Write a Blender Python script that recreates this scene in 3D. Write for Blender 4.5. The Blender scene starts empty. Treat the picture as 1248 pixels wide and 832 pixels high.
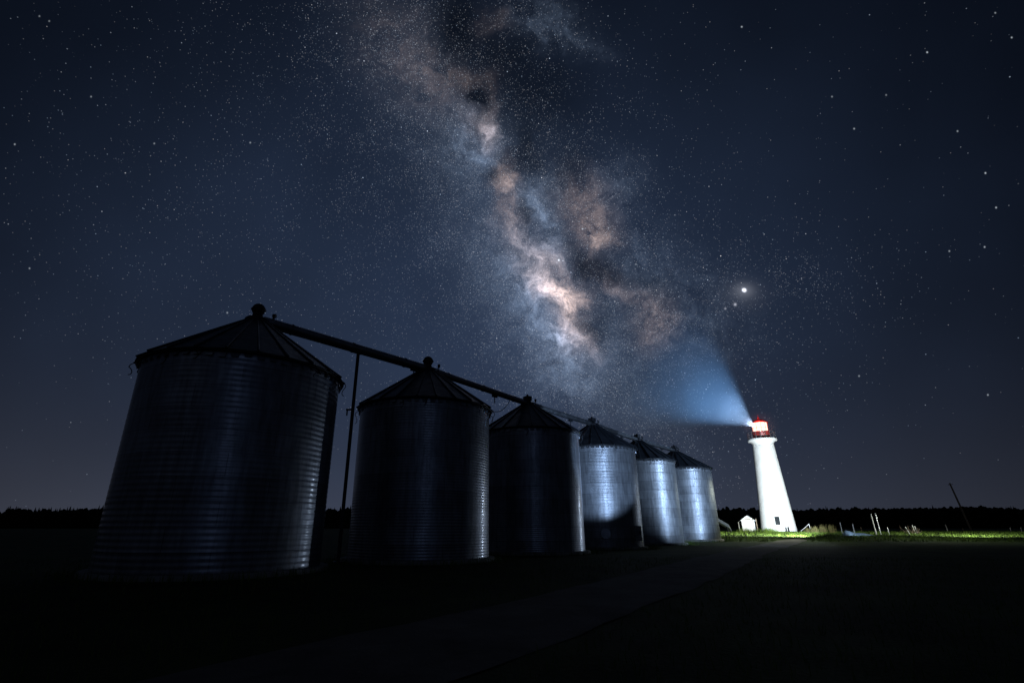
import bpy, math, random
from mathutils import Vector, Matrix
random.seed(11)
sc = bpy.context.scene
COL = sc.collection
PI = math.pi
R_ = math.radians

# ------------------------------------------------------------------ helpers
class MB:
    """collects faces and links them as one mesh object"""
    def __init__(s): s.v = []; s.f = []; s.sm = []
    def add(s, vs, fs, smooth=False):
        o = len(s.v); s.v += [tuple(v) for v in vs]
        s.f += [tuple(i + o for i in f) for f in fs]; s.sm += [smooth] * len(fs)
    def box(s, c, size, rz=0, tilt=None):
        M = Matrix.Translation(c) @ Matrix.Rotation(rz, 4, 'Z')
        if tilt: M = M @ tilt
        x, y, z = [q / 2 for q in size]
        vs = [M @ Vector((a * x, b * y, d * z)) for d in (-1, 1) for a, b in ((-1, -1), (1, -1), (1, 1), (-1, 1))]
        s.add(vs, [(3, 2, 1, 0), (4, 5, 6, 7), (0, 1, 5, 4), (1, 2, 6, 5), (2, 3, 7, 6), (3, 0, 4, 7)])
    def tube(s, a, b, r, r2=None, n=10, caps=True, smooth=True):
        a = Vector(a); b = Vector(b); r2 = r if r2 is None else r2
        d = (b - a).normalized(); u = d.orthogonal().normalized(); w = d.cross(u)
        vs = []
        for p, q in ((a, r), (b, r2)):
            for i in range(n):
                t = 2 * PI * i / n; vs.append(p + u * math.cos(t) * q + w * math.sin(t) * q)
        s.add(vs, [(i, (i + 1) % n, n + (i + 1) % n, n + i) for i in range(n)], smooth)
        if caps:
            s.add(vs[:n], [tuple(range(n))[::-1]]); s.add(vs[n:], [tuple(range(n))])
    def path(s, pts, r, n=6):
        for a, b in zip(pts[:-1], pts[1:]): s.tube(a, b, r, n=n)
    def lathe(s, prof, n=48, c=(0, 0, 0), smooth=True, cap_top=False, cap_bot=False):
        vs = []
        for r, z in prof:
            for i in range(n):
                t = 2 * PI * i / n; vs.append((c[0] + r * math.cos(t), c[1] + r * math.sin(t), c[2] + z))
        fs = []
        for k in range(len(prof) - 1):
            for i in range(n):
                j = (i + 1) % n; fs.append((k * n + i, k * n + j, (k + 1) * n + j, (k + 1) * n + i))
        s.add(vs, fs, smooth)
        if cap_top: s.add(vs[-n:], [tuple(range(n))])
        if cap_bot: s.add(vs[:n], [tuple(range(n))[::-1]])
    def sphere(s, c, r, n=16, sq=1.0):
        s.lathe([(max(1e-3, r * math.sin(PI * k / 10)), -r * sq * math.cos(PI * k / 10)) for k in range(11)], n, c)
    def build(s, name, mat, parent=None):
        me = bpy.data.meshes.new(name); me.from_pydata(s.v, [], s.f); me.update()
        me.polygons.foreach_set('use_smooth', s.sm)
        o = bpy.data.objects.new(name, me); COL.objects.link(o)
        if mat: me.materials.append(mat)
        if parent: o.parent = parent
        return o

def tag(o, label=None, cat=None, group=None, kind=None):
    if label: o['label'] = label
    if cat: o['category'] = cat
    if group: o['group'] = group
    if kind: o['kind'] = kind
    return o
def empty(name, loc=(0, 0, 0), rz=0):
    o = bpy.data.objects.new(name, None); COL.objects.link(o)
    o.location = loc; o.rotation_euler = (0, 0, rz); o.empty_display_size = .5
    return o
def sstep(t): t = max(0., min(1., t)); return t * t * (3 - 2 * t)
def ground(y): return .7 * sstep((y - 45) / 50)

# ------------------------------------------------------------------ node helpers
class NT:
    def __init__(s, tree): s.t = tree; s.n = tree.nodes; s.l = tree.links
    def node(s, typ, **kw):
        n = s.n.new(typ)
        for k, v in kw.items(): setattr(n, k, v)
        return n
    def put(s, sock, v):
        if isinstance(v, bpy.types.NodeSocket): s.l.new(v, sock)
        elif v is not None:
            if hasattr(sock, 'default_value'):
                try: sock.default_value = v
                except Exception: sock.default_value = (*v, 1)
    def m(s, op, a, b=None, c=None, clamp=False):
        n = s.node('ShaderNodeMath', operation=op, use_clamp=clamp)
        s.put(n.inputs[0], a); s.put(n.inputs[1], b); s.put(n.inputs[2], c); return n.outputs[0]
    def vm(s, op, a, b=None, out=0):
        n = s.node('ShaderNodeVectorMath', operation=op)
        s.put(n.inputs[0], a); s.put(n.inputs[1], b); return n.outputs[out]
    def scale(s, v, f):
        n = s.node('ShaderNodeVectorMath', operation='SCALE'); s.put(n.inputs[0], v); s.put(n.inputs[3], f); return n.outputs[0]
    def noise(s, vec, scale, detail=4, rough=.5, dist=0, col=False):
        n = s.node('ShaderNodeTexNoise'); s.put(n.inputs['Vector'], vec)
        n.inputs['Scale'].default_value = scale; n.inputs['Detail'].default_value = detail
        n.inputs['Roughness'].default_value = rough; n.inputs['Distortion'].default_value = dist
        return n.outputs['Color' if col else 'Fac']
    def rng(s, v, a, b, c=0., d=1., smooth=False):
        n = s.node('ShaderNodeMapRange'); n.interpolation_type = 'SMOOTHSTEP' if smooth else 'LINEAR'
        s.put(n.inputs[0], v)
        for i, q in enumerate((a, b, c, d)): n.inputs[1 + i].default_value = q
        return n.outputs[0]
    def mix(s, f, a, b):
        n = s.node('ShaderNodeMix', data_type='RGBA'); s.put(n.inputs[0], f)
        for sock, v in ((n.inputs[6], a), (n.inputs[7], b)):
            if isinstance(v, bpy.types.NodeSocket): s.l.new(v, sock)
            else: sock.default_value = (*v[:3], 1)
        return n.outputs[2]
    def xyz(s, v):
        n = s.node('ShaderNodeSeparateXYZ'); s.put(n.inputs[0], v); return n.outputs
    def comb(s, x, y, z=0.):
        n = s.node('ShaderNodeCombineXYZ')
        for i, q in enumerate((x, y, z)): s.put(n.inputs[i], q)
        return n.outputs[0]

def material(name, build):
    m = bpy.data.materials.new(name); m.use_nodes = True; m.node_tree.nodes.clear()
    t = NT(m.node_tree); out = t.node('ShaderNodeOutputMaterial')
    build(t, out); return m

def simple(name, c1, c2, scale=3, rough=.7, metal=0., bump=.0, bscale=20, detail=6, spec=None, dist=.0, contrast=(.35, .65)):
    def b(t, out):
        co = t.node('ShaderNodeTexCoord').outputs['Object']
        n = t.rng(t.noise(co, scale, detail, .6, dist), contrast[0], contrast[1])
        p = t.node('ShaderNodeBsdfPrincipled')
        t.l.new(t.mix(n, c1, c2), p.inputs['Base Color'])
        t.put(p.inputs['Roughness'], t.rng(t.noise(co, scale * 2.3, 4), .3, .7, rough - .08, min(1, rough + .08)))
        p.inputs['Metallic'].default_value = metal
        if spec is not None: p.inputs['Specular IOR Level'].default_value = spec
        if bump:
            bn = t.node('ShaderNodeBump'); bn.inputs['Strength'].default_value = 1; bn.inputs['Distance'].default_value = bump
            t.l.new(t.noise(co, bscale, 5, .6), bn.inputs['Height']); t.l.new(bn.outputs[0], p.inputs['Normal'])
        t.l.new(p.outputs[0], out.inputs[0])
    return material(name, b)

def galvanised(name, R, sheet_h, tint=(1, 1, 1), rough=.36, val=.42, metal=.75, bump=.02, coat=0):
    """zinc coated sheets: every sheet its own tone, streaks, spangle, seams"""
    def b(t, out):
        co = t.node('ShaderNodeTexCoord').outputs['Object']
        s = t.xyz(co)
        ang = t.m('MULTIPLY', t.m('ARCTAN2', s[1], s[0]), R)
        uv = t.comb(ang, s[2])
        br = t.node('ShaderNodeTexBrick'); t.l.new(uv, br.inputs['Vector'])
        br.inputs['Scale'].default_value = 1; br.inputs['Mortar Size'].default_value = .012
        br.inputs['Mortar Smooth'].default_value = .2
        br.inputs['Brick Width'].default_value = 2.85; br.inputs['Row Height'].default_value = sheet_h
        c = [val * q for q in tint]
        br.inputs['Color1'].default_value = (c[0] * .82, c[1] * .82, c[2] * .82, 1)
        br.inputs['Color2'].default_value = (c[0] * 1.12, c[1] * 1.12, c[2] * 1.12, 1)
        br.inputs['Mortar'].default_value = (c[0] * .5, c[1] * .5, c[2] * .52, 1)
        streak = t.noise(t.comb(t.m('MULTIPLY', ang, 3.2), t.m('MULTIPLY', s[2], .35)), 1.6, 6, .65)
        blot = t.noise(co, 1.1, 5, .6, .6)
        f = t.m('MULTIPLY', t.rng(streak, .3, .7, .55, 1.2), t.rng(blot, .3, .7, .8, 1.1))
        col = t.scale(br.outputs['Color'], f)
        # rust and dirt creeping up from the foot
        rust = t.m('MULTIPLY', t.rng(t.noise(co, 2.4, 6, .7), .52, .72), t.rng(s[2], 0., 1.3, .75, .06))
        col = t.mix(rust, col, (.16, .09, .05))
        p = t.node('ShaderNodeBsdfPrincipled'); t.l.new(col, p.inputs['Base Color'])
        p.inputs['Metallic'].default_value = metal; p.inputs['Coat Weight'].default_value = coat; p.inputs['Coat Roughness'].default_value = .13
        t.put(p.inputs['Roughness'], t.rng(t.noise(co, 5, 5, .7), .3, .7, rough - .03, rough + .08))
        bn = t.node('ShaderNodeBump'); bn.inputs['Distance'].default_value = bump; bn.inputs['Strength'].default_value = .5
        t.l.new(t.noise(t.comb(t.m('MULTIPLY', ang, 1.0), t.m('MULTIPLY', s[2], 2.5)), 1.5, 4, .6), bn.inputs['Height'])
        t.l.new(bn.outputs[0], p.inputs['Normal'])
        t.l.new(p.outputs[0], out.inputs[0])
    return material(name, b)

M = {}
M['ground'] = simple('grass_soil', (.016, .025, .007), (.042, .064, .016), .35, .95, bump=.06, bscale=9, spec=.15)
M['road'] = simple('dirt_track', (.06, .057, .053), (.13, .12, .11), .7, .95, bump=.03, bscale=14, spec=.2)
M['grass'] = simple('grass_blade', (.06, .12, .014), (.13, .20, .03), .4, .7, spec=.25)
M['drygrass'] = simple('dry_grass', (.14, .13, .05), (.25, .22, .10), 1, .8, spec=.2)
M['tree'] = simple('conifer', (.010, .014, .008), (.025, .032, .018), .2, .9, spec=.1)
M['roof'] = simple('roof_sheet', (.035, .04, .05), (.075, .085, .105), 1.2, .42, .55, bump=.01, bscale=3)
M['dark'] = simple('dark_steel', (.02, .021, .025), (.05, .052, .06), 3, .5, .5)
M['galv'] = simple('galvanised_tube', (.22, .23, .25), (.42, .43, .45), 2, .35, .8)
M['conc'] = simple('concrete', (.22, .21, .19), (.38, .36, .33), 1.8, .9, bump=.02)
M['white'] = simple('white_render', (.70, .70, .68), (.82, .82, .80), .8, .75, bump=.008, bscale=6, spec=.3)
M['whitewood'] = simple('white_boards', (.62, .62, .60), (.82, .82, .80), 1.4, .6, bump=.004, bscale=14)
M['red'] = simple('red_paint', (.26, .010, .010), (.40, .018, .014), 2.2, .42)
M['black'] = simple('dark_void', (.006, .006, .007), (.014, .014, .016), 2, .3)
M['wood'] = simple('weathered_wood', (.10, .075, .055), (.22, .17, .12), 4, .85, bump=.01)
M['pole'] = simple('tarred_pole', (.10, .08, .065), (.20, .16, .13), 4, .85)
M['palepost'] = simple('pale_post', (.45, .45, .44), (.7, .7, .68), 5, .6)
M['tarp'] = simple('blue_grey_tarp', (.25, .38, .55), (.45, .58, .75), 1.5, .5, bump=.03, bscale=4)
M['glass'] = material('window_glass', lambda t, o: t.l.new((lambda p: (setattr(p.inputs['Base Color'], 'default_value', (.02, .025, .03, 1)), setattr(p.inputs['Roughness'], 'default_value', .12), p)[2])(t.node('ShaderNodeBsdfPrincipled')).outputs[0], o.inputs[0]))
def _lit(t, o):
    e = t.node('ShaderNodeEmission'); co = t.node('ShaderNodeTexCoord').outputs['Object']
    s = t.xyz(co)
    e.inputs[0].default_value = (1, .52, .40, 1); e.inputs[1].default_value = 2.7
    t.l.new(e.outputs[0], o.inputs[0])
M['lit'] = material('lit_lantern_glass', _lit)
M['wall_a'] = galvanised('galvanised_deep_corrugation', 3.74, .81, (.92, .97, 1.06), .40, .42, .80, .008, .45)
M['wall_b'] = galvanised('galvanised_fine_corrugation', 3.74, .81, (.97, .99, 1.04), .40, .42, .6)

# ------------------------------------------------------------------ camera
TILT = 20.24
cam = bpy.data.cameras.new('camera'); co = bpy.data.objects.new('camera', cam); COL.objects.link(co)
co.location = (0, 0, 1.6); co.rotation_euler = (R_(90 + TILT), 0, 0)
cam.sensor_fit = 'HORIZONTAL'; cam.sensor_width = 36; cam.lens = 36 * 613 / 1248; cam.shift_x = 25 / 1248
cam.clip_start = .1; cam.clip_end = 12000
sc.camera = co

# ------------------------------------------------------------------ ground, road
ys = [-1500, -600, -200, -60] + list(range(-20, 131)) + [150, 200, 300, 450, 700, 1200, 2500, 5000]
xs = [-5000, -2000, -800, -300, -120, -60, -30, 0, 30, 60, 120, 300, 800, 2000, 5000]
g = MB()
g.add([(x, y, ground(y)) for y in ys for x in xs],
      [(j * len(xs) + i, j * len(xs) + i + 1, (j + 1) * len(xs) + i + 1, (j + 1) * len(xs) + i)
       for j in range(len(ys) - 1) for i in range(len(xs) - 1)], True)
tag(g.build('ground', M['ground']), kind='structure', label='dark grassy ground stretching flat to the tree line')

RC = [(-20, -24), (-8.5, -3), (-2.3, 6.5), (1.8, 12), (10.1, 25.5), (19.8, 41), (29.2, 54.5), (39, 68), (48, 80), (60, 95), (110, 104)]
def road_x(y):
    for (x0, y0), (x1, y1) in zip(RC[:-1], RC[1:]):
        if y0 <= y <= y1: return x0 + (x1 - x0) * (y - y0) / (y1 - y0)
def road_c(y):
    # smoothed centre line
    return sum(road_x(max(-22, min(90, y + k))) for k in (-6, -4, -2, 0, 2, 4, 6)) / 7
r = MB(); vs = []; NW = 9
yy = list(range(-18, 69))
for y in yy:
    c = road_c(y); w = 2.05 + .08 * math.sin(y * .31) + .12 * math.sin(y * .83 + 1) + random.uniform(-.16, .16)
    for i in range(NW):
        q = -1 + 2 * i / (NW - 1)
        vs.append((c + q * w * .85 * min(1, (68.5 - y) / 8), y, ground(y) + .045 - .028 * math.exp(-((abs(q) - .55) / .18) ** 2) + (.008 * math.sin(y * 1.7 + i * 2)) - (.03 if abs(q) == 1 else 0)))
r.add(vs, [(j * NW + i, j * NW + i + 1, (j + 1) * NW + i + 1, (j + 1) * NW + i) for j in range(len(yy) - 1) for i in range(NW - 1)], True)
tag(r.build('road', M['road']), kind='structure', label='unlit dirt track running past the silos to the lighthouse')

# ------------------------------------------------------------------ grass (stuff)
def in_road(x, y):
    return -18 < y < 67 and abs(x - road_c(y)) < 2.0 + .25 * math.sin(y * 3.1)
SR = 3.74
SIL = [(-10.88, 21.55), (-3.78, 28.56), (2.67, 36.5), (8.9, 44.2), (15.3, 53.0), (22.2, 61.8)]
SRAD = [3.96, 3.64, 3.58, 3.42, 3.38, 3.75]
LH = (53.5, 100)
def blocked(x, y):
    return in_road(x, y) or any((x - a) ** 2 + (y - b) ** 2 < (q + .25) ** 2 for (a, b), q in zip(SIL, SRAD)) or (x - LH[0]) ** 2 + (y - LH[1]) ** 2 < 10
def blade(mb, x, y, h, w):
    a = random.uniform(0, 2 * PI); dx, dy = math.cos(a) * w, math.sin(a) * w
    l = random.uniform(-.35, .35) * h; k = random.uniform(-.35, .35) * h; z = ground(y) - .01
    mb.add([(x - dx, y - dy, z), (x + dx, y + dy, z), (x + dx * .5 + l * .4, y + dy * .5 + k * .4, z + h * .6), (x - dx * .5 + l * .4, y - dy * .5 + k * .4, z + h * .6), (x + l, y + k, z + h)],
           [(0, 1, 2, 3), (3, 2, 4)])
gm = MB()
for i in range(9000):      # around the lighthouse and out to the right
    y = random.uniform(58, 112); x = random.uniform(.27 * y, 1.12 * y)
    if blocked(x, y): continue
    for k in range(3): blade(gm, x + random.uniform(-.25, .25), y + random.uniform(-.25, .25), random.uniform(.1, .32), .022)
for (a, b), q in zip(SIL, SRAD):
    for i in range(900):
        t = random.uniform(0, 2 * PI); rr = q + .32 + abs(random.gauss(0, .5))
        x, y = a + rr * math.cos(t), b + rr * math.sin(t)
        if not blocked(x, y): blade(gm, x, y, random.uniform(.08, .38), .014)
for i in range(16000):     # near the camera
    y = random.uniform(3, 30); x = random.uniform(-1.1 * y - 2, 1.3 * y + 2)
    if blocked(x, y): continue
    blade(gm, x, y, random.uniform(.05, .2), .007)
for (cx, cy, n) in ((47.2, 92, 260), (49.2, 95, 160), (59, 96.5, 120), (44.2, 93, 160)):  # tufts by shed and tower
    for i in range(n): blade(gm, cx + random.gauss(0, .8), cy + random.gauss(0, .5), random.uniform(.3, .9), .035)
tag(gm.build('grass', M['grass']), kind='stuff', label='short green grass lit around the lighthouse and silo feet')

# ------------------------------------------------------------------ forest (stuff)
fm = MB()
def spruce(mb, x, y, z, h, w):
    n = 7; tiers = random.randint(4, 6)
    mb.tube((x, y, z), (x, y, z + h * .3), w * .07, n=5, caps=False)
    for k in range(tiers):
        z0 = z + h * (.1 + .84 * k / tiers); z1 = min(z + h, z0 + h * .34)
        if k == tiers - 1: z1 = z + h
        rr = w * (1 - k / tiers) * random.uniform(.85, 1.15); a0 = random.random() * 6
        ring = []
        for i in range(n * 2):
            q = rr * (1 if i % 2 else .6) * random.uniform(.8, 1.15); t = a0 + PI * i / n
            ring.append((x + q * math.cos(t), y + q * math.sin(t), z0 - (.06 * h if i % 2 else 0) * random.random()))
        ring.append((x + random.uniform(-.1, .1), y, z1))
        mb.add(ring, [(i, (i + 1) % (2 * n), 2 * n) for i in range(2 * n)])
def broad(mb, x, y, z, h, w):
    mb.tube((x, y, z), (x, y, z + h * .5), w * .08, n=5, caps=False)
    for k in range(9):
        cx = x + random.gauss(0, w * .38); cy = y + random.gauss(0, w * .38); cz = z + h * random.uniform(.38, .84); q = w * random.uniform(.3, .5)
        vs = []; fs = []
        for i in range(4):
            for j in range(7):
                ph = PI * (i + .5) / 4; t = 2 * PI * j / 7 + i; s_ = q * random.uniform(.75, 1.2)
                vs.append((cx + s_ * math.sin(ph) * math.cos(t), cy + s_ * math.sin(ph) * math.sin(t), min(cz + s_ * math.cos(ph), z + h)))
        for i in range(3):
            for j in range(7): fs.append((i * 7 + j, i * 7 + (j + 1) % 7, (i + 1) * 7 + (j + 1) % 7, (i + 1) * 7 + j))
        fs += [tuple(range(7)), tuple(range(21, 28))[::-1]]
        mb.add(vs, fs)
vs = []; X = [-640 + 3.1 * i for i in range(460)]
for x in X:
    y = 408 + random.uniform(-3, 3); h = random.uniform(8.5, 12.5)
    vs += [(x, y - 4, .5), (x, y - 2, .7 + h * .6), (x, y, .7 + h), (x, y + 3, .7 + h * .6), (x, y + 5, .5)]
fm.add(vs, [(i * 5 + k, i * 5 + 5 + k, i * 5 + 6 + k, i * 5 + 1 + k) for i in range(len(X) - 1) for k in range(4)])
for row in range(4):
    x = -620.
    while x < 760:
        x += random.uniform(2.2, 4.4)
        env = 1 + .05 * math.sin(x * .021) + .04 * math.sin(x * .067 + 2)
        h = random.uniform(15.4, 17.4) * env * (1 if row else .85); y = 385 + row * 16 + random.uniform(-6, 6)
        if random.random() < (.5 if x < 60 else .10): spruce(fm, x, y, .7, h, random.uniform(3.0, 4.4))
        else: broad(fm, x, y, .7, h * .96, random.uniform(3, 4.6))
tag(fm.build('forest', M['tree']), kind='stuff', label='black far-off wood along the whole horizon')

# ------------------------------------------------------------------ silos
EAVE = 7.8
APX = [10.5, 10.25, 10.05, 10.0, 10.0, 10.0]
def silo(idx, x, y, R, pitch, depth, wmat, label, seg):
    z = ground(y); APEX = APX[idx]
    root = empty('grain_silo', (x, y, z)); tag(root, label, 'silo', 'row of corrugated grain silos')
    f = MB(); f.lathe([(R + .34, -.3), (R + .34, .12), (R + .30, .16), (R - .05, .165)], 64); f.build('foundation', M['conc'], root)
    w = MB(); n = 8 if pitch > .15 else 6
    rows = int((EAVE - .17) / pitch * n); prof = []
    for k in range(rows + 1):
        zz = .17 + (EAVE - .17) * k / rows
        lap = (.003 if idx < 3 else .007) * (1 if (zz % .81) < .05 else 0)
        prof.append((R + depth * math.sin(2 * PI * k / n) + lap, zz))
    w.lathe(prof, seg); w.build('wall', wmat, root)
    # eave ring and scalloped flashing
    e = MB(); e.lathe([(R - .02, EAVE - .06), (R + .10, EAVE - .08), (R + .15, EAVE - .02), (R + .13, EAVE + .06), (R - .02, EAVE + .07)], 96)
    e.build('eave_ring', M['dark'], root)
    s = MB(); nt = 56
    for i in range(nt):
        a = 2 * PI * i / nt; q = R + .045; da = 2 * PI / nt * .38; d = random.uniform(.12, .22)
        P = lambda t, rr, zz: (rr * math.cos(t), rr * math.sin(t), zz)
        s.add([P(a - da, q, EAVE - .07), P(a + da, q, EAVE - .07), P(a + da * .7, q + .05, EAVE - .07 - d), P(a - da * .7, q + .05, EAVE - .07 - d),
               P(a - da, q - .02, EAVE - .07), P(a + da, q - .02, EAVE - .07), P(a + da * .7, q + .03, EAVE - .07 - d), P(a - da * .7, q + .03, EAVE - .07 - d)],
              [(0, 3, 2, 1), (4, 5, 6, 7), (0, 4, 7, 3), (1, 2, 6, 5), (3, 7, 6, 2)])
    s.build('eave_flashing', M['galv'], root)
    # roof: panels dished between raised ribs
    ro = MB(); nr = 24; n2 = nr * 4; vs = []; K = 6
    for k in range(K + 1):
        t = k / K; rr = (R + .2) * (1 - t) + .42 * t; zz = EAVE + .03 + (APEX - EAVE) * t
        for i in range(n2):
            a = 2 * PI * i / n2; sag = -.03 * (1 if i % 4 == 2 else .6 if i % 4 else 0) * (1 - t)
            vs.append((rr * math.cos(a), rr * math.sin(a), zz + sag))
    ro.add(vs, [(k * n2 + i, k * n2 + (i + 1) % n2, (k + 1) * n2 + (i + 1) % n2, (k + 1) * n2 + i) for k in range(K) for i in range(n2)])
    for i in range(nr):
        a = 2 * PI * i / nr
        ro.tube(((R + .24) * math.cos(a), (R + .24) * math.sin(a), EAVE + .04), (.42 * math.cos(a), .42 * math.sin(a), APEX + .05), .045, .03, n=5)
    ro.build('roof', M['roof'], root)
    c = MB(); c.lathe([(.50, APEX - .03), (.52, APEX + .10), (.46, APEX + .16), (.24, APEX + .24), (.22, APEX + .42)], 24, cap_top=True)
    cap = c.build('peak_collar', M['dark'], root)
    hz = APEX + (.62 if idx < 2 else .50)
    b = MB()
    if idx < 2:
        b.sphere((0, 0, hz), .30, 20)
        b.lathe([(.31, hz - .05), (.34, hz), (.31, hz + .05)], 20)
    else:
        b.box((0, 0, hz - .02), (.44, .5, .34), .6); b.tube((-.25, 0, hz), (.3, .1, hz + .05), .13)
        b.tube((0, 0, hz + .1), (0, 0, hz + .3), .07)
    b.build('vent_head', M['dark'], root)
    # small pulley beside the peak
    p = MB(); p.tube((.62, .35, APEX - .05), (.62, .35, APEX + .42), .03); p.tube((.55, .35, APEX + .45), (.69, .35, APEX + .45), .10, n=12)
    p.tube((.62, .35, APEX + .4), (.42, .3, APEX + .1), .02)
    p.build('pulley', M['dark'], root)
    # roof hatch
    h = MB(); a = R_(165 + idx * 7); rr = R * .36; zc = EAVE + (APEX - EAVE) * .66
    tl = Matrix.Rotation(R_(32), 4, 'Y')
    h.box((rr * math.cos(a), rr * math.sin(a), zc + .12), (.7, .62, .12), a, tl); h.box((rr * math.cos(a), rr * math.sin(a), zc + .2), (.6, .5, .06), a, tl)
    h.build('roof_hatch', M['dark'], root)
    # hooks and loose straps hanging from the eave
    def hook(a, L):
        m = MB(); q = R + .17; P0 = Vector((q * math.cos(a), q * math.sin(a), EAVE))
        o = Vector((math.cos(a), math.sin(a), 0)); tn = Vector((-math.sin(a), math.cos(a), 0))
        pts = [P0 + o * .0, P0 + o * .14 + Vector((0, 0, -.12))]
        for k in range(8):
            t = k / 7 * 1.7 * PI; pts.append(P0 + o * (.1 + .07 * math.cos(t)) + tn * .06 * math.sin(t) + Vector((0, 0, -.22 - L * .5 * (1 - math.cos(t * .6)))))
        m.path(pts, .018, 5); m.build('hook', M['dark'], root)
    for a, L in ((180, .5), (214, .3), (255, .4), (272, .25), (332, .3), (350, .5), (8, .45)):
        hook(R_(a + idx * 5), L)
    # ladder on the far left flank
    l = MB(); a = R_(172)
    o = Vector((math.cos(a), math.sin(a), 0)); tn = Vector((-math.sin(a), math.cos(a), 0))
    for sg in (-.22, .22): l.tube(o * (R + .2) + tn * sg + Vector((0, 0, .4)), o * (R + .2) + tn * sg + Vector((0, 0, EAVE + .1)), .022)
    for k in range(24): l.tube(o * (R + .2) - tn * .22 + Vector((0, 0, .6 + .3 * k)), o * (R + .2) + tn * .22 + Vector((0, 0, .6 + .3 * k)), .013, n=5)
    l.build('ladder', M['dark'], root)
    return root
labels = ['largest and nearest silo, dark deeply ribbed wall with ball on its peak',
          'second silo in the row, dark, with steel support pole at its left edge',
          'third silo in the row, dark wall with one faint lit vertical strip',
          'fourth silo, blue-lit upper wall and shadowed foot with round hatch',
          'fifth silo, evenly lit pale wall from eave to foot',
          'farthest silo, lit, beside the sloping chute and small white shed']
PIT = [.20, .135, .12, .115, .115, .115]; DEP = [.0034, .0028, .0026, .0035, .0035, .0035]
silos = []
for i, (x, y) in enumerate(SIL):
    silos.append(silo(i, x, y, SRAD[i], PIT[i], DEP[i], M['wall_a'] if i < 3 else M['wall_b'], labels[i], 160 if i < 2 else 128))
# round hatch and access door on the fourth
a = R_(-95); q = 3.76
m = MB(); m.tube((q * math.cos(a), q * math.sin(a), 1.15), ((q + .06) * math.cos(a), (q + .06) * math.sin(a), 1.15), .36, n=28)
m.tube(((q + .06) * math.cos(a), (q + .06) * math.sin(a), 1.15), ((q + .1) * math.cos(a), (q + .1) * math.sin(a), 1.15), .26, n=28)
m.build('round_hatch', M['galv'], silos[3])
a = R_(-52)
m = MB(); m.box((q * math.cos(a), q * math.sin(a), 1.15), (.12, .75, 1.1), a); d = m.build('door', M['galv'], silos[3])
m = MB(); m.box(((q + .08) * math.cos(a + .05), (q + .08) * math.sin(a + .05), 1.2), (.05, .06, .3), a); m.build('handle', M['dark'], d)

# ------------------------------------------------------------------ conveyor on the peaks
conv = empty('grain_conveyor', (SIL[0][0], SIL[0][1], 0))
tag(conv, 'long round steel conveyor running over all the silo peaks', 'conveyor')
def cp(i, dz=0, t=0):
    a = SIL[i]; b = SIL[min(i + 1, 5)]
    return Vector((a[0] + (b[0] - a[0]) * t - SIL[0][0], a[1] + (b[1] - a[1]) * t - SIL[0][1], (APX[i] * (1 - t) + APX[min(i + 1, 5)] * t) + .12 + dz + ground(a[1]) * (1 - t) + ground(b[1]) * t))
for i in range(5):
    m = MB(); m.tube(cp(i, 0, .03), cp(i, 0, .97), .25 if i < 1 else .2, n=16)
    for k in range(1, 6, 2): # flange collars
        u = k / 6; d = (cp(i, 0, 1) - cp(i)).normalized(); c = cp(i, 0, u); m.tube(c - d * .03, c + d * .03, .28 if i < 1 else .23, n=16)
    tb = m.build('tube', M['galv'], conv)
    m = MB(); n = 16
    off = Vector((.762, -.648, 0)) * .24
    m.path([cp(i, -.14 - .10 * math.sin(PI * k / n), .03 + .94 * k / n) + off for k in range(n + 1)], .018, 5)
    m.build('cable', M['dark'], conv); m = MB()
    m.path([cp(i, .20 - .04 * math.sin(PI * k / n), .03 + .94 * k / n) + off * .3 for k in range(n + 1)], .012, 5)
    m.build('cable', M['dark'], conv)
    for u in ((.62,) if i else (.9,)):
        m = MB(); c = cp(i, 0, u); m.tube(c, c + Vector((0, 0, -.75)), .035); m.box(c + Vector((0, 0, -.1)), (.1, .44, .5), -.86)
        m.build('hanger', M['dark'], conv)
m = MB(); c = cp(0, 0, .535); m.tube(Vector((c.x, c.y, 0)), c - Vector((0, 0, .16)), .085, n=12); m.box((c.x, c.y, .06), (.5, .5, .12)); m.box(c - Vector((0, 0, .18)), (.5, .34, .08), .86)
m.box((c.x - .16, c.y - .1, 7.2), (.3, .1, .08)); m.box((c.x - .25, c.y - .1, 7.05), (.06, .06, .3))
m.build('support_pole', M['dark'], conv)
m = MB(); A = cp(1, -.1, .80); B = Vector((SIL[1][0] + 3.75 - SIL[0][0], SIL[1][1] - .7 - SIL[0][1], EAVE - .1))
m.path([A.lerp(B, k / 10) - Vector((0, 0, .35 * math.sin(PI * k / 10))) for k in range(11)], .025, 5); m.build('guy_wire', M['dark'], conv)

# ------------------------------------------------------------------ chute beside the last silo
ch = empty('grain_chute', (25.65, 62.0, ground(62))); tag(ch, 'pale sloping metal chute between farthest silo and white shed', 'chute')
m = MB(); A = Vector((.35, .3, 2.2)); B = Vector((1.85, .5, 1.35)); W = Vector((0, .45, 0)); H = Vector((0, 0, .35))
m.add([A - W, A + W, B + W, B - W, A - W + Vector((0, 0, .05)), A + W + Vector((0, 0, .05)), B + W + Vector((0, 0, .05)), B - W + Vector((0, 0, .05))],
      [(0, 1, 2, 3), (7, 6, 5, 4), (0, 3, 7, 4), (1, 5, 6, 2), (0, 4, 5, 1), (3, 2, 6, 7)])
for s_ in (-1, 1):
    w = W * s_; t_ = Vector((0, .03 * s_, 0))
    m.add([A + w, B + w, B + w + H, A + w + H, A + w + t_, B + w + t_, B + w + t_ + H, A + w + t_ + H], [(0, 1, 2, 3), (7, 6, 5, 4), (3, 2, 6, 7), (1, 0, 4, 5), (0, 3, 7, 4), (2, 1, 5, 6)])
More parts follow.
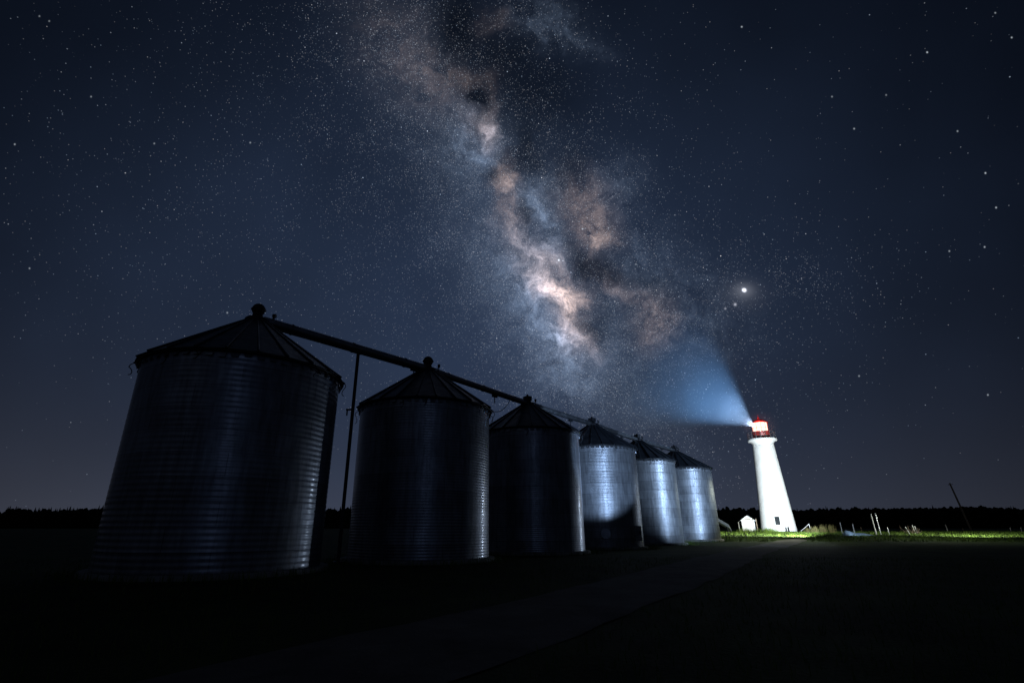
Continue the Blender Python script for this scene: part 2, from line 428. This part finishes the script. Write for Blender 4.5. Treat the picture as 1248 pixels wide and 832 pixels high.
m.build('trough', M['whitewood'], ch)
m = MB(); E = B + (B - A) * .16; Z = Vector((0, 0, -.32))
m.add([B - W, B + W, E + W * .9, E - W * .9, B - W + H, B + W + H, E + W * .9 + Z, E - W * .9 + Z], [(0, 1, 2, 3), (7, 6, 5, 4), (0, 3, 7, 4), (1, 5, 6, 2), (0, 4, 5, 1), (3, 2, 6, 7)])
m.build('spout', M['whitewood'], ch)
for s_ in (-.3, .3):
    m = MB(); m.tube((1.6, .5 + s_, 1.45), (1.75, .5 + s_ * 1.6, 0), .04); m.build('leg', M['dark'], ch)

# ------------------------------------------------------------------ lighthouse
lz = ground(100)
lh = empty('lighthouse', (LH[0], LH[1], lz)); tag(lh, 'floodlit white round lighthouse with red lantern room on top', 'lighthouse')
rb, rt, ht = 3.0, 1.86, 16.3
def lr(z): return rb + (rt - rb) * (z / ht) ** .96
CA = math.atan2(-LH[1], -LH[0])      # direction towards the viewer
def lp(a, z, off=0): return ((lr(z) + off) * math.cos(a), (lr(z) + off) * math.sin(a), z)
m = MB(); m.lathe([(rb + .35, -.4), (rb + .35, .14), (rb + .3, .2), (rb - .1, .2)], 64); m.build('plinth', M['black'], lh)
m = MB(); m.lathe([(lr(.2 + (ht - .2) * k / 40), .2 + (ht - .2) * k / 40) for k in range(41)] + [(rt + .25, ht + .3), (2.3, ht + .42)], 72); m.build('tower', M['white'], lh)
m = MB(); m.lathe([(2.3, ht + .36), (2.52, ht + .42), (2.6, ht + .55), (2.6, ht + .82), (2.52, ht + .9), (1.0, ht + .905)], 64); m.build('gallery', M['white'], lh)
m = MB(); GZ = ht + .9
for k in range(18):
    a = 2 * PI * k / 18; m.tube((2.48 * math.cos(a), 2.48 * math.sin(a), GZ), (2.48 * math.cos(a), 2.48 * math.sin(a), GZ + 1.25), .05, n=6)
for hz, rr in ((1.25, .05), (.85, .028), (.45, .028)):
    m.path([(2.48 * math.cos(2 * PI * k / 48), 2.48 * math.sin(2 * PI * k / 48), GZ + hz) for k in range(49)], rr, 6)
m.build('railing', M['galv'], lh)
m = MB(); m.lathe([(1.55, GZ), (1.55, GZ + 1.25), (1.62, GZ + 1.3), (1.62, GZ + 1.42), (1.3, GZ + 1.44)], 40); m.build('lantern_base', M['red'], lh)
m = MB(); G0, G1 = GZ + 1.43, GZ + 3.2; m.lathe([(1.32, G0), (1.32, G1)], 10, smooth=False); gl = m.build('lantern_glass', M['lit'], lh)
m = MB()
for k in range(10):
    a = 2 * PI * k / 10; m.tube((1.36 * math.cos(a), 1.36 * math.sin(a), G0), (1.36 * math.cos(a), 1.36 * math.sin(a), G1), .03, n=6)
m.path([(1.37 * math.cos(2 * PI * k / 10), 1.37 * math.sin(2 * PI * k / 10), G0 + .75) for k in range(11)], .02, 5)
m.build('glazing_bars', M['red'], lh)
m = MB(); m.lathe([(1.3, G1 - .02), (1.62, G1 - .05), (1.64, G1 + .04), (1.15, G1 + .4), (.45, G1 + .75), (.2, G1 + .82)], 10, smooth=False)
m.lathe([(.2, G1 + .8), (.24, G1 + .95), (.16, G1 + 1.1), (.03, G1 + 1.2), (.02, G1 + 1.6)], 16, cap_top=True); m.build('lantern_roof', M['red'], lh)
# window, pipe and steps on the side facing the track
def wallbox(name, a, z, w, h, d, mat, parent, off=0):
    m = MB(); slope = math.atan((rb - rt) / ht)
    c = Vector(lp(a, z, off)); m.box(c, (d, w, h), a, Matrix.Rotation(-slope, 4, 'Y')); return m.build(name, mat, parent)
WA = CA + R_(-4)
WA = CA - R_(0) + R_(5) * 0 + R_(-1)
wf = wallbox('window', CA + R_(1), 2.0, .95, 1.62, .14, M['white'], lh, 0)
wallbox('pane', CA + R_(1), 2.0, .78, 1.42, .06, M['glass'], wf, .06)
wallbox('down_pipe', CA + R_(33), 1.45, .16, 2.5, .16, M['whitewood'], lh, .1)
for k in range(2): wallbox('step_rail', CA + R_(21 + k * 7), .55, .07, .75, .5, M['dark'], lh, .35)
# optic head from which the beam leaves
BD = Vector((-.80, -.28, .44)).normalized()
# ------------------------------------------------------------------ beam: lit mist in front of the lantern
LC = Vector((LH[0], LH[1], lz + (G0 + G1) / 2))
src = LC + Vector((BD.x, BD.y, 0)).normalized() * 1.42 + Vector((0, 0, .15))
HA = 32; LEN = 34
m = MB(); n = 40
prof = [(.02, .0)] + [(math.tan(R_(HA)) * z_, z_) for z_ in (.3, 1, 3, 6, 12, 20, 27)] + [(18.5, 31), (14, 34), (6, 36), (.02, 36.5)]
m.lathe(prof, n)
beam = m.build('mist_in_the_beam', None); beam.location = src
beam.rotation_mode = 'QUATERNION'; beam.rotation_quaternion = BD.to_track_quat('Z', 'Y')
def _mist(t, o):
    co_ = t.node('ShaderNodeTexCoord').outputs['Object']; s = t.xyz(co_)
    v = t.node('ShaderNodeVolumePrincipled')
    L = t.vm('LENGTH', co_, out=1); t.l.new(t.mix(t.rng(L, 0., 11.), (.97, .93, .95), (.40, .66, .95)), v.inputs['Color'])  # the beam's fade from pale to blue is put into the mist colour
    fade = t.m('MULTIPLY', t.rng(L, 1., 34., 1, 0, True), t.rng(L, .2, 10., .035, 1, True))  # density thinned at the source to cut the beam's hot spot
    nz = t.rng(t.noise(co_, .16, 3, .5), .3, .7, .6, 1.25)
    t.put(v.inputs['Density'], t.m('MULTIPLY', t.m('MULTIPLY', fade, nz), .012)); v.inputs['Anisotropy'].default_value = .0
    t.l.new(v.outputs[0], o.inputs['Volume'])
beam.data.materials.append(material('beam_tinted_mist', _mist))
tag(beam, kind='stuff', label='cone of thin mist tinted pale to blue along the lighthouse beam')

m = MB(); m.sphere((0, 0, 0), 4.2, 32); halo = m.build('mist_round_the_lantern', None); halo.location = LC
def _halo(t, o):
    co_ = t.node('ShaderNodeTexCoord').outputs['Object']
    v = t.node('ShaderNodeVolumePrincipled'); v.inputs['Color'].default_value = (1, .8, .8, 1)  # mist ball added for the lantern's halo, its pink glow tinted in
    t.put(v.inputs['Density'], t.m('MULTIPLY', t.rng(t.vm('LENGTH', co_, out=1), 1.2, 4.2, 1, 0, True), .008))
    t.l.new(v.outputs[0], o.inputs['Volume'])
halo.data.materials.append(material('lantern_glow_mist', _halo)); tag(halo, kind='stuff', label='faint pink-tinted mist added as the glow round the red lantern')

# ------------------------------------------------------------------ shed
sx, sy = 47.0, 98.0
sh = empty('garden_shed', (sx, sy, ground(sy)), R_(-24)); tag(sh, 'small white gabled shed standing left of the lighthouse', 'shed')
m = MB(); w, d, hh = 1.05, 1.2, 2.05
m.add([(-w, -d, -.1), (w, -d, -.1), (w, d, -.1), (-w, d, -.1), (-w, -d, hh), (w, -d, hh), (w, d, hh), (-w, d, hh), (0, -d, hh + .72), (0, d, hh + .72)],
      [(0, 1, 5, 8, 4), (2, 3, 7, 9, 6), (1, 2, 6, 5), (3, 0, 4, 7)])
m.build('wall', M['whitewood'], sh)
m = MB()
for s_ in (-1, 1):
    a0 = Vector((0, 0, hh + .80)); b0 = Vector((s_ * (w + .25), 0, hh - .12)); th = Vector((0, 0, .07))
    D = Vector((0, d + .25, 0))
    q = [a0 - D, b0 - D, b0 + D, a0 + D]; q2 = [v + th for v in q]
    m.add(q + q2, [(0, 1, 2, 3), (7, 6, 5, 4), (0, 4, 5, 1), (1, 5, 6, 2), (2, 6, 7, 3)])
m.build('roof', M['whitewood'], sh)
m = MB(); m.box((0, -d - .02, hh + .16), (.9, .05, .2)); m.build('vent', M['wood'], sh)
m = MB(); m.box((0, -d - .02, .92), (.86, .04, 1.75)); dr = m.build('door', M['whitewood'], sh)
m = MB(); m.box((.34, -d - .06, .95), (.05, .05, .16)); m.build('handle', M['dark'], dr)

# ------------------------------------------------------------------ posts and odds on the field
F, UX, CY = 613., 599., 416.
ct, st = math.cos(R_(TILT)), math.sin(R_(TILT))
def at(px, z): # metres across for a picture column near the horizon at depth z
    return (px - UX) / (F * ct + (646 - CY) * st) * z
def post(name, px, z, h, r, mat, label, cat, lean=0, group=None, sq=False):
    x = at(px, z); m = MB(); L = Vector((math.sin(lean) * h, 0, h))
    if sq: m.box((L.x / 2, 0, h / 2 - .1), (r * 2, r * 2, h + .2), .4, Matrix.Rotation(lean, 4, 'Y'))
    else:
        m.tube((0, 0, -.2), L, r, r * .85, n=9); m.tube(L, L + Vector((0, 0, r * .5)), r * .85, r * .3, n=9)
    o = m.build(name, mat); o.location = (x, z, ground(z)); tag(o, label, cat, group); return o
G = 'posts standing around the lighthouse yard'
post('fence_post', 1026, 78, 1.7, .06, M['palepost'], 'thin white post at the left end of the blue tarpaulin', 'post', -.02, G)
post('fence_post', 1041, 77, 1.5, .085, M['palepost'], 'stout white post rising out of the blue tarpaulin', 'post', -.02, G)
post('fence_post', 1067, 80, 2.9, .09, M['palepost'], 'tall white post, left one of the close pair', 'post', -.03, G)
post('fence_post', 1072.5, 81, 3.0, .085, M['galv'], 'tall grey post, right one of the close pair', 'post', -.03, G)
post('fence_post', 1050, 105, 1.0, .07, M['wood'], 'short brown wooden post behind the blue tarpaulin', 'post', 0, G)
post('fence_post', 1083, 80, 1.05, .06, M['galv'], 'short grey post leaning left, right of the tall pair', 'post', -.08, G)
post('fence_post', 1098, 120, 1.35, .07, M['wood'], 'faint thin post alone in the dark far field', 'post', 0, G)
post('fence_post', 1155, 112, 1.4, .08, M['palepost'], 'pale post standing alone left of the leaning utility pole', 'post', -.1, G)
post('fence_post', 1174, 125, .75, .07, M['wood'], 'tiny stub of a post beside the utility pole foot', 'post', 0, G)
post('fence_post', 901.5, 96, 1.75, .08, M['palepost'], 'pale post standing just left of the white shed', 'post', 0, G)
post('fence_post', 923.5, 95, 2.3, .09, M['wood'], 'dark wooden post between the shed and the tower', 'post', 0, G)
post('fence_post', 1232, 110, .8, .07, M['palepost'], 'low pale post near the right edge of the field', 'post', 0, G)
post('fence_post', 1245, 112, .8, .07, M['palepost'], 'low pale post farthest right in the field', 'post', 0, G)
# leaning utility pole
x = at(1184, 165); up = empty('utility_pole', (x, 165, .7)); tag(up, 'tall dark utility pole leaning left against the night sky', 'utility pole')
m = MB(); T = Vector((-2.3, 0, 14.0)); m.tube((0, 0, -.3), T, .30, .20, n=10); m.build('mast', M['pole'], up)
m = MB(); m.box(T * .965, (.12, 1.3, .13), .3); m.build('cross_arm', M['pole'], up)
for s_ in (-.5, .5):
    m = MB(); m.lathe([(.03, 0), (.07, .05), (.05, .12), (.02, .16)], 8); o = m.build('insulator', M['dark'], up); o.location = T * .965 + Vector((-s_ * math.sin(.3), s_, .065))
# tarpaulin heap
m = MB(); n = 14; vs = []
X0, Y0 = at(1043, 76), 76.
def th(u, v): return max(0, .75 * (1 - u) ** .8 * (1 - abs(2 * v - 1) ** 2.2)) * (.75 + .25 * math.sin(9 * u + 3 * v)) + .03 * math.sin(17 * u + 11 * v)
for j in range(n + 1):
    for i in range(n + 1):
        u, v = i / n, j / n; vs.append((-1.7 + 4.0 * u, -1.1 + 2.2 * v * (1 - .4 * u) + .4 * u, th(u, v) * (0 if i == 0 else 1) + .03))
m.add(vs, [(j * (n + 1) + i, j * (n + 1) + i + 1, (j + 1) * (n + 1) + i + 1, (j + 1) * (n + 1) + i) for j in range(n) for i in range(n)], True)
o = m.build('tarpaulin', M['tarp']); o.location = (X0, Y0, ground(Y0)); tag(o, 'crumpled pale blue tarpaulin heap lying on the grass among posts', 'tarpaulin')
o.modifiers.new('thick', 'SOLIDIFY').thickness = .02
# slanting boom beside the tower foot
bm_ = empty('barrier_arm', (at(976, 97), 97, ground(97))); tag(bm_, 'thin white bar slanting up beside the foot of the lighthouse', 'barrier')
m = MB(); m.tube((0, 0, .25), (1.75, 0, 1.45), .055); m.build('bar', M['palepost'], bm_)
m = MB(); m.tube((1.7, 0, -.1), (1.75, 0, 1.4), .05); m.build('leg', M['galv'], bm_)
m = MB(); m.tube((.1, 0, -.1), (.1, 0, .35), .07); m.build('leg', M['galv'], bm_)
# brush pile / scrap heap
sp = empty('scrap_heap', (at(1112, 84), 84, ground(84))); tag(sp, 'tangled heap of metal offcuts and sticks in the field', 'scrap heap')
m = MB()
for k in range(26):
    a = Vector((random.gauss(0, .45), random.gauss(0, .3), random.uniform(0, .25))); b = a + Vector((random.uniform(-.7, .7), random.uniform(-.3, .3), random.uniform(.1, 1.0)))
    m.tube(a, b, random.uniform(.02, .045), n=5)
m.build('sticks', M['wood'], sp)
for (ax, bx, zz) in ((-.55, -.95, 1.05), (.35, .2, 1.3), (.6, .55, 1.15)):
    m = MB(); m.tube((ax, 0, 0), (bx, 0, zz), .05, n=7); m.build('offcut', M['palepost'], sp)
# reeds
for i, (px, z, s_) in enumerate(((993, 92, 1.0), (1003, 94, 1.15), (1013, 91, 1.2), (985, 95, .8))):
    m = MB(); rng = random.Random(i)
    for k in range(70):
        a = rng.gauss(0, .28); b = rng.gauss(0, .28); h = rng.uniform(.5, 1.25) * s_; l = rng.gauss(0, .14); w_ = .02
        m.add([(a - w_, b, 0), (a + w_, b, 0), (a + w_ * .7 + l * .4, b, h * .6), (a - w_ * .7 + l * .4, b, h * .6), (a + l, b + l * .5, h)], [(0, 1, 2, 3), (3, 2, 4)])
    o = m.build('reed_clump', M['drygrass']); o.location = (at(px, z), z, ground(z))
    tag(o, ['clump of dry reeds second from the slanting white bar', 'clump of dry reeds between two others right of lighthouse', 'tall dry reed clump farthest from the lighthouse', 'low reed clump right against the slanting white bar'][i], 'reeds', 'reed clumps right of the lighthouse')

# ------------------------------------------------------------------ lights
def spot(name, loc, to, P, cone, blend, col, rad=.15):
    l = bpy.data.lights.new(name, 'SPOT'); l.energy = P; l.spot_size = R_(cone); l.spot_blend = blend; l.color = col; l.shadow_soft_size = rad
    o = bpy.data.objects.new(name, l); COL.objects.link(o); o.location = loc
    o.rotation_mode = 'QUATERNION'; o.rotation_quaternion = (Vector(to) - Vector(loc)).to_track_quat('-Z', 'Y'); return o
spot('tower_floodlight', (45, 70, 1.8), (53.7, 100, 10.5), 66000, 46, .4, (.76, .88, 1), .3)
spot('yard_floodlight', (42, 70.5, 2.4), (34, 90, 1.0), 24000, 132, .7, (.95, 1, .86), .3)
spot('field_floodlight', (64, 69, 3.0), (74, 107, .8), 9000, 145, .8, (.95, 1, .86), .3)
spot('silo_glint_floodlight', (50, 71, 1.6), (-3.0, 24.2, 4.6), 4500, 12, .6, (.6, .75, 1), .25)
spot('track_spill', (45, 72, 3.6), (22, 44, .2), 1300, 22, 1, (.75, .82, 1), .25)  # added unseen lamp standing in for yard light spilling onto the track
spot('foot_spill', (33, 63, 7.0), (31, 62, 0), 2400, 150, 1, (.92, 1, .8), .4)  # soft downward pool added to spread lit grass at the last silos' feet
spot('verge_spill', (51, 64, 8.0), (51, 63, 0), 1700, 150, 1, (.92, 1, .8), .4)  # unseen overhead helper, lets the grass brightness fall off towards the camera
spot('chute_fill', (36, 50, 1.2), (26.8, 62, 2.2), 1500, 13, .5, (.66, .82, 1), .1)  # small spot put in only to brighten the chute
spot('tarpaulin_fill', (49.0, 71.5, 2.0), (52.6, 78, .8), 420, 75, .8, (.75, .88, 1), .2)  # extra unseen spot added because the tarpaulin and posts stayed dark
spot('silo_floodlight', (44, 26, 3.2), (17.9, 56.8, 8.8), 54000, 32, .5, (.46, .67, 1), .15)
spot('middle_silo_floodlight', (13, 22, 2.0), (6.9, 44.3, 8.9), 12500, 34, .3, (.42, .63, 1), .12)
spot('near_silo_fill', (12, -42, 11.0), (-3, 30, 5.0), 850, 40, .8, (.36, .52, 1), 9)  # wide soft fill added behind the camera to lift the dark near silos
rl = bpy.data.lights.new('red_glow_fill', 'SPOT'); rl.energy = 900; rl.spot_size = R_(120); rl.spot_blend = .5; rl.color = (1, .07, .05); rl.shadow_soft_size = .04  # unseen red spot added to redden roof and base as the lantern's glow
ro_ = bpy.data.objects.new('red_glow_fill', rl); COL.objects.link(ro_); ro_.location = LC + Vector((2.7 * math.cos(CA), 2.7 * math.sin(CA), .5)); ro_.rotation_mode = 'QUATERNION'; ro_.rotation_quaternion = Vector((-math.cos(CA), -math.sin(CA), .15)).to_track_quat('-Z', 'Y')
spot('beacon', src - BD * .05, src + BD * 10, 90000, HA * 2 - 1, .5, (.42, .66, 1), .1)
sun = bpy.data.lights.new('fill_sun', 'SUN'); sun.energy = .008; sun.angle = R_(40); sun.color = (.6, .7, 1)  # faint sun lamp added as ambient fill; no moon is seen
so = bpy.data.objects.new('fill_sun', sun); COL.objects.link(so); so.rotation_euler = (R_(55), 0, R_(-35))

# ------------------------------------------------------------------ night sky
w = bpy.data.worlds.new('World'); sc.world = w; w.use_nodes = True
w.node_tree.nodes.clear(); t = NT(w.node_tree)
wo = t.node('ShaderNodeOutputWorld'); bg = t.node('ShaderNodeBackground'); t.l.new(bg.outputs[0], wo.inputs[0])
D = t.vm('NORMALIZE', t.node('ShaderNodeTexCoord').outputs['Generated'])
# star-chart (tangent plane) coordinates round the core of the Milky Way, unit = 100
Fd = t.vm('DOT_PRODUCT', D, (0, ct, st), out=1); Ud = t.vm('DOT_PRODUCT', D, (0, -st, ct), out=1); Rd = t.xyz(D)[0]
Fc = t.m('MAXIMUM', Fd, .08)
P = t.comb(t.m('MULTIPLY_ADD', t.m('DIVIDE', Rd, Fc), F / 100, UX / 100), t.m('MULTIPLY_ADD', t.m('DIVIDE', Ud, Fc), -F / 100, CY / 100))
def warp(p, scale, amt, detail=3):
    n = t.noise(p, scale, detail, .55, col=True)
    return t.vm('ADD', p, t.scale(t.vm('SUBTRACT', n, (.5, .5, .5)), amt))
PW = warp(warp(warp(P, .9, .45), 3.2, .34, 5), 9, .12, 4)
def gauss(p, cx, cy, a, b, rot=0):
    n = t.node('ShaderNodeMapping', vector_type='TEXTURE'); t.l.new(p, n.inputs[0])
    n.inputs[1].default_value = (cx / 100, cy / 100, 0); n.inputs[2].default_value = (0, 0, R_(rot)); n.inputs[3].default_value = (a / 100, b / 100, 1)
    q = t.vm('MULTIPLY', n.outputs[0], (1, 1, 0))
    return t.m('EXPONENT', t.m('MULTIPLY', t.vm('DOT_PRODUCT', q, q, out=1), -1))
def stack(p, items):
    acc = None
    for (cx, cy, a, b, rot, amp) in items:
        gg = gauss(p, cx, cy, a, b, rot)
        acc = t.m('MULTIPLY', gg, amp) if acc is None else t.m('MULTIPLY_ADD', gg, amp, acc)
    return acc
# broad airglow
base = t.mix(t.m('MULTIPLY', gauss(P, 560, 400, 520, 330, 0), 1, clamp=True), (.0022, .0036, .0078), (.0180, .0300, .062))
hor = t.m('EXPONENT', t.m('MULTIPLY', t.m('MAXIMUM', t.xyz(D)[2], 0.), -6.5))
horL = t.m('ADD', gauss(P, 150, 640, 480, 300, 0), t.m('MULTIPLY', gauss(P, 1000, 640, 420, 260), .62))
glow = t.scale((.052, .054, .068), t.m('MULTIPLY', hor, t.m('MULTIPLY_ADD', horL, .62, .12)))
patch = t.rng(t.noise(P, .35, 3, .5), .3, .7, .82, 1.18)
# Milky Way
soft = stack(PW, [(520, 90, 150, 62, 58, .022), (620, 250, 190, 75, 60, .028), (700, 390, 200, 62, 55, .030), (640, 365, 80, 50, 50, .045), (735, 455, 100, 36, 42, .025)])
cool = stack(PW, [(640, 350, 60, 40, 50, .05), (672, 405, 80, 24, 58, .05),
                  (575, 172, 30, 34, 0, .085), (598, 160, 9, 20, 0, .16), (592, 198, 14, 20, 0, .08), (658, 262, 30, 8, 40, .15), (662, 236, 20, 22, 0, .085), (672, 300, 14, 30, -20, .06),
                  (752, 232, 30, 34, 0, .040), (780, 325, 45, 45, 0, .035), (835, 395, 70, 60, 0, .032), (655, 25, 40, 28, 0, .038), (700, 52, 44, 16, 20, .028), (655, 350, 24, 34, 0, .12), (683, 410, 18, 13, 0, .26), (645, 300, 28, 26, 0, .09), (690, 440, 45, 45, 40, .07)])
warm = stack(PW, [(500, 65, 75, 42, 55, .022), (598, 160, 9, 20, 0, .24), (545, 110, 50, 28, 50, .020), (572, 95, 26, 9, 0, .075), (600, 118, 10, 30, 10, .04), (586, 148, 20, 14, 0, .04), (620, 222, 13, 20, 0, .17), (626, 262, 12, 22, 0, .09),
                  (640, 300, 30, 20, 40, .12), (662, 334, 26, 20, 40, .22), (682, 356, 22, 16, 30, .50), (699, 366, 13, 11, 0, .24), (690, 392, 16, 24, 20, .24), (706, 410, 20, 14, 30, .19),
                  (712, 250, 34, 28, 30, .060), (728, 284, 20, 20, 0, .16), (735, 302, 16, 9, 0, .13), (756, 350, 54, 14, 32, .070), (795, 396, 22, 26, 20, .085), (600, 28, 24, 16, 0, .02)])
dark = stack(PW, [(558, 28, 30, 50, 0, .85), (645, 110, 75, 42, 15, .75), (582, 116, 15, 14, 0, .75), (640, 185, 22, 34, 0, .7), (606, 220, 12, 12, 0, .6), (643, 262, 9, 20, 0, .55), (690, 215, 20, 34, 20, .4), (736, 328, 30, 11, 12, .8),
                  (706, 320, 12, 46, -28, .55), (722, 392, 22, 22, 0, .5), (640, 320, 5, 26, -50, .25), (672, 372, 22, 5, 25, .35), (694, 376, 5, 14, 0, .3), (705, 395, 22, 6, 20, .3), (612, 60, 40, 26, 0, .5), (770, 470, 36, 20, 0, .3), (790, 340, 16, 40, -50, .35)])
fil = t.noise(PW, 3.4, 9, .66, .35)            # filaments of dust
filc = t.rng(fil, .33, .67, .16, 1.95)
fine = t.m('MULTIPLY', t.rng(t.noise(PW, 11, 6, .75), .3, .7, .45, 1.6), t.rng(t.noise(P, 45, 3, .8), .3, .7, .7, 1.3))
rid = t.m('ABSOLUTE', t.m('SUBTRACT', t.noise(PW, 2.1, 6, .6), .5))
ridm = t.rng(rid, .0, .07, .62, 1.0, True)
dk = t.m('MAXIMUM', t.m('SUBTRACT', 1., dark), .06)
mod = t.m('MULTIPLY', t.m('MULTIPLY', filc, fine), t.m('MULTIPLY', dk, ridm))
grain = t.m('MULTIPLY', t.rng(t.noise(P, 60, 2, .8), .3, .7, .55, 1.45), t.m('MULTIPLY', t.rng(fil, .3, .7, .6, 1.35), dk))
mw = t.vm('ADD', t.scale((.50, .68, 1.0), t.m('MULTIPLY_ADD', soft, grain, t.m('MULTIPLY', cool, mod))), t.scale((1.16, .83, .70), t.m('MULTIPLY', warm, mod)))
dens0 = stack(P, [(560, 150, 300, 150, 58, .7), (720, 400, 260, 140, 50, .8), (960, 345, 100, 55, 0, .55), (300, 250, 260, 220, 30, .16)])
dens = t.m('MULTIPLY', t.m('ADD', t.m('MULTIPLY', dens0, .8), .015), t.rng(t.noise(P, 2.2, 6, .7), .38, .64, .08, 1.25))
above = t.rng(t.xyz(D)[2], .03, .30, .12, 1., True)
def stars(scale, rad, thr, gain, power):
    """thr: share of cells that hold a star where density = 1"""
    v = t.node('ShaderNodeTexVoronoi'); v.feature = 'F1'; v.voronoi_dimensions = '3D'
    t.l.new(D, v.inputs['Vector']); v.inputs['Scale'].default_value = scale
    disc = t.rng(v.outputs['Distance'], rad * scale, rad * scale * .15, 0, 1, True)
    s = t.xyz(v.outputs['Color'])
    keep = t.m('LESS_THAN', s[0], t.m('MULTIPLY', t.m('MULTIPLY', dens, above), thr))
    br = t.m('MULTIPLY', t.m('POWER', s[1], power), gain)
    c = t.mix(s[2], (.55, .74, 1), (.96, .93, .95))
    return t.scale(c, t.m('MULTIPLY', t.m('MULTIPLY', disc, keep), br))
tot = t.scale(base, t.m('MULTIPLY', patch, t.m('MULTIPLY_ADD', dk, .62, .38)))
tot = t.vm('ADD', tot, glow)
tot = t.vm('ADD', tot, mw)
for a in ((110, .00118, .5, 1.3, 5), (190, .00105, .75, .62, 4), (300, .001, 1.0, .34, 2.6), (40, .0012, .5, 1.0, 4), (430, .00092, 1.5, .25, 1.6)):
    tot = t.vm('ADD', tot, stars(*a))
mwd = t.m('MULTIPLY', t.m('ADD', soft, t.m('MULTIPLY', t.m('ADD', cool, warm), .6)), dk)
dens = t.m('MULTIPLY', mwd, t.rng(t.noise(P, 5, 5, .7), .38, .62, 2, 26)); above = 1.
for a in ((330, .00095, .8, .62, 3.2), (520, .00085, 1.2, .34, 1.6)):
    tot = t.vm('ADD', tot, stars(*a))
# brightest stars and the planet, where they stand
BR = [(18, 176, .5), (111, 118, .35), (188, 175, .35), (305, 174, .4), (36, 327, .4), (48, 20, .3), (60, 26, .3), (277, 381, .4), (1130, 64, .8), (1201, 211, .8), (1214, 253, .7), (1233, 46, .6), (1167, 160, .45), (904, 33, .6), (1213, 16, .4),
      (1041, 157, .5), (1014, 118, .35), (1080, 116, .3), (1157, 306, .45), (1200, 301, .6), (1047, 458, .4), (1204, 481, .5), (710, 279, .7), (681, 317, 1.6), (775, 322, .35)]
acc = None
for (x, y, a) in BR:
    gg = gauss(P, x, y, .9, .9); acc = t.m('MULTIPLY', gg, a * .8) if acc is None else t.m('MULTIPLY_ADD', gg, a * .8, acc)
tot = t.vm('ADD', tot, t.scale((.8, .9, 1), acc))
pl = stack(P, [(907, 353.5, 1.9, 1.6, 20, 4.0), (907, 354, 11, 8, 0, .10), (905, 359, 26, 18, 0, .028), (896, 371, 1.6, 1.6, 0, .5), (884, 376, 1.2, 1.2, 0, .3), (680, 317, 6, 6, 0, .12)])
tot = t.vm('ADD', tot, t.scale((.85, .88, 1), pl))
t.l.new(tot, bg.inputs[0]); bg.inputs[1].default_value = 1
w.cycles.sampling_method = 'MANUAL'; w.cycles.sample_map_resolution = 256
w.cycles.max_bounces = 4

# ------------------------------------------------------------------ render
sc.render.engine = 'CYCLES'
sc.view_settings.view_transform = 'Standard'; sc.view_settings.look = 'None'; sc.view_settings.exposure = 0; sc.view_settings.gamma = 1
sc.cycles.use_denoising = True
sc.cycles.max_bounces = 6; sc.cycles.diffuse_bounces = 3; sc.cycles.glossy_bounces = 3; sc.cycles.volume_bounces = 0
sc.cycles.sample_clamp_indirect = 2.0
sc.cycles.caustics_reflective = False; sc.cycles.caustics_refractive = False
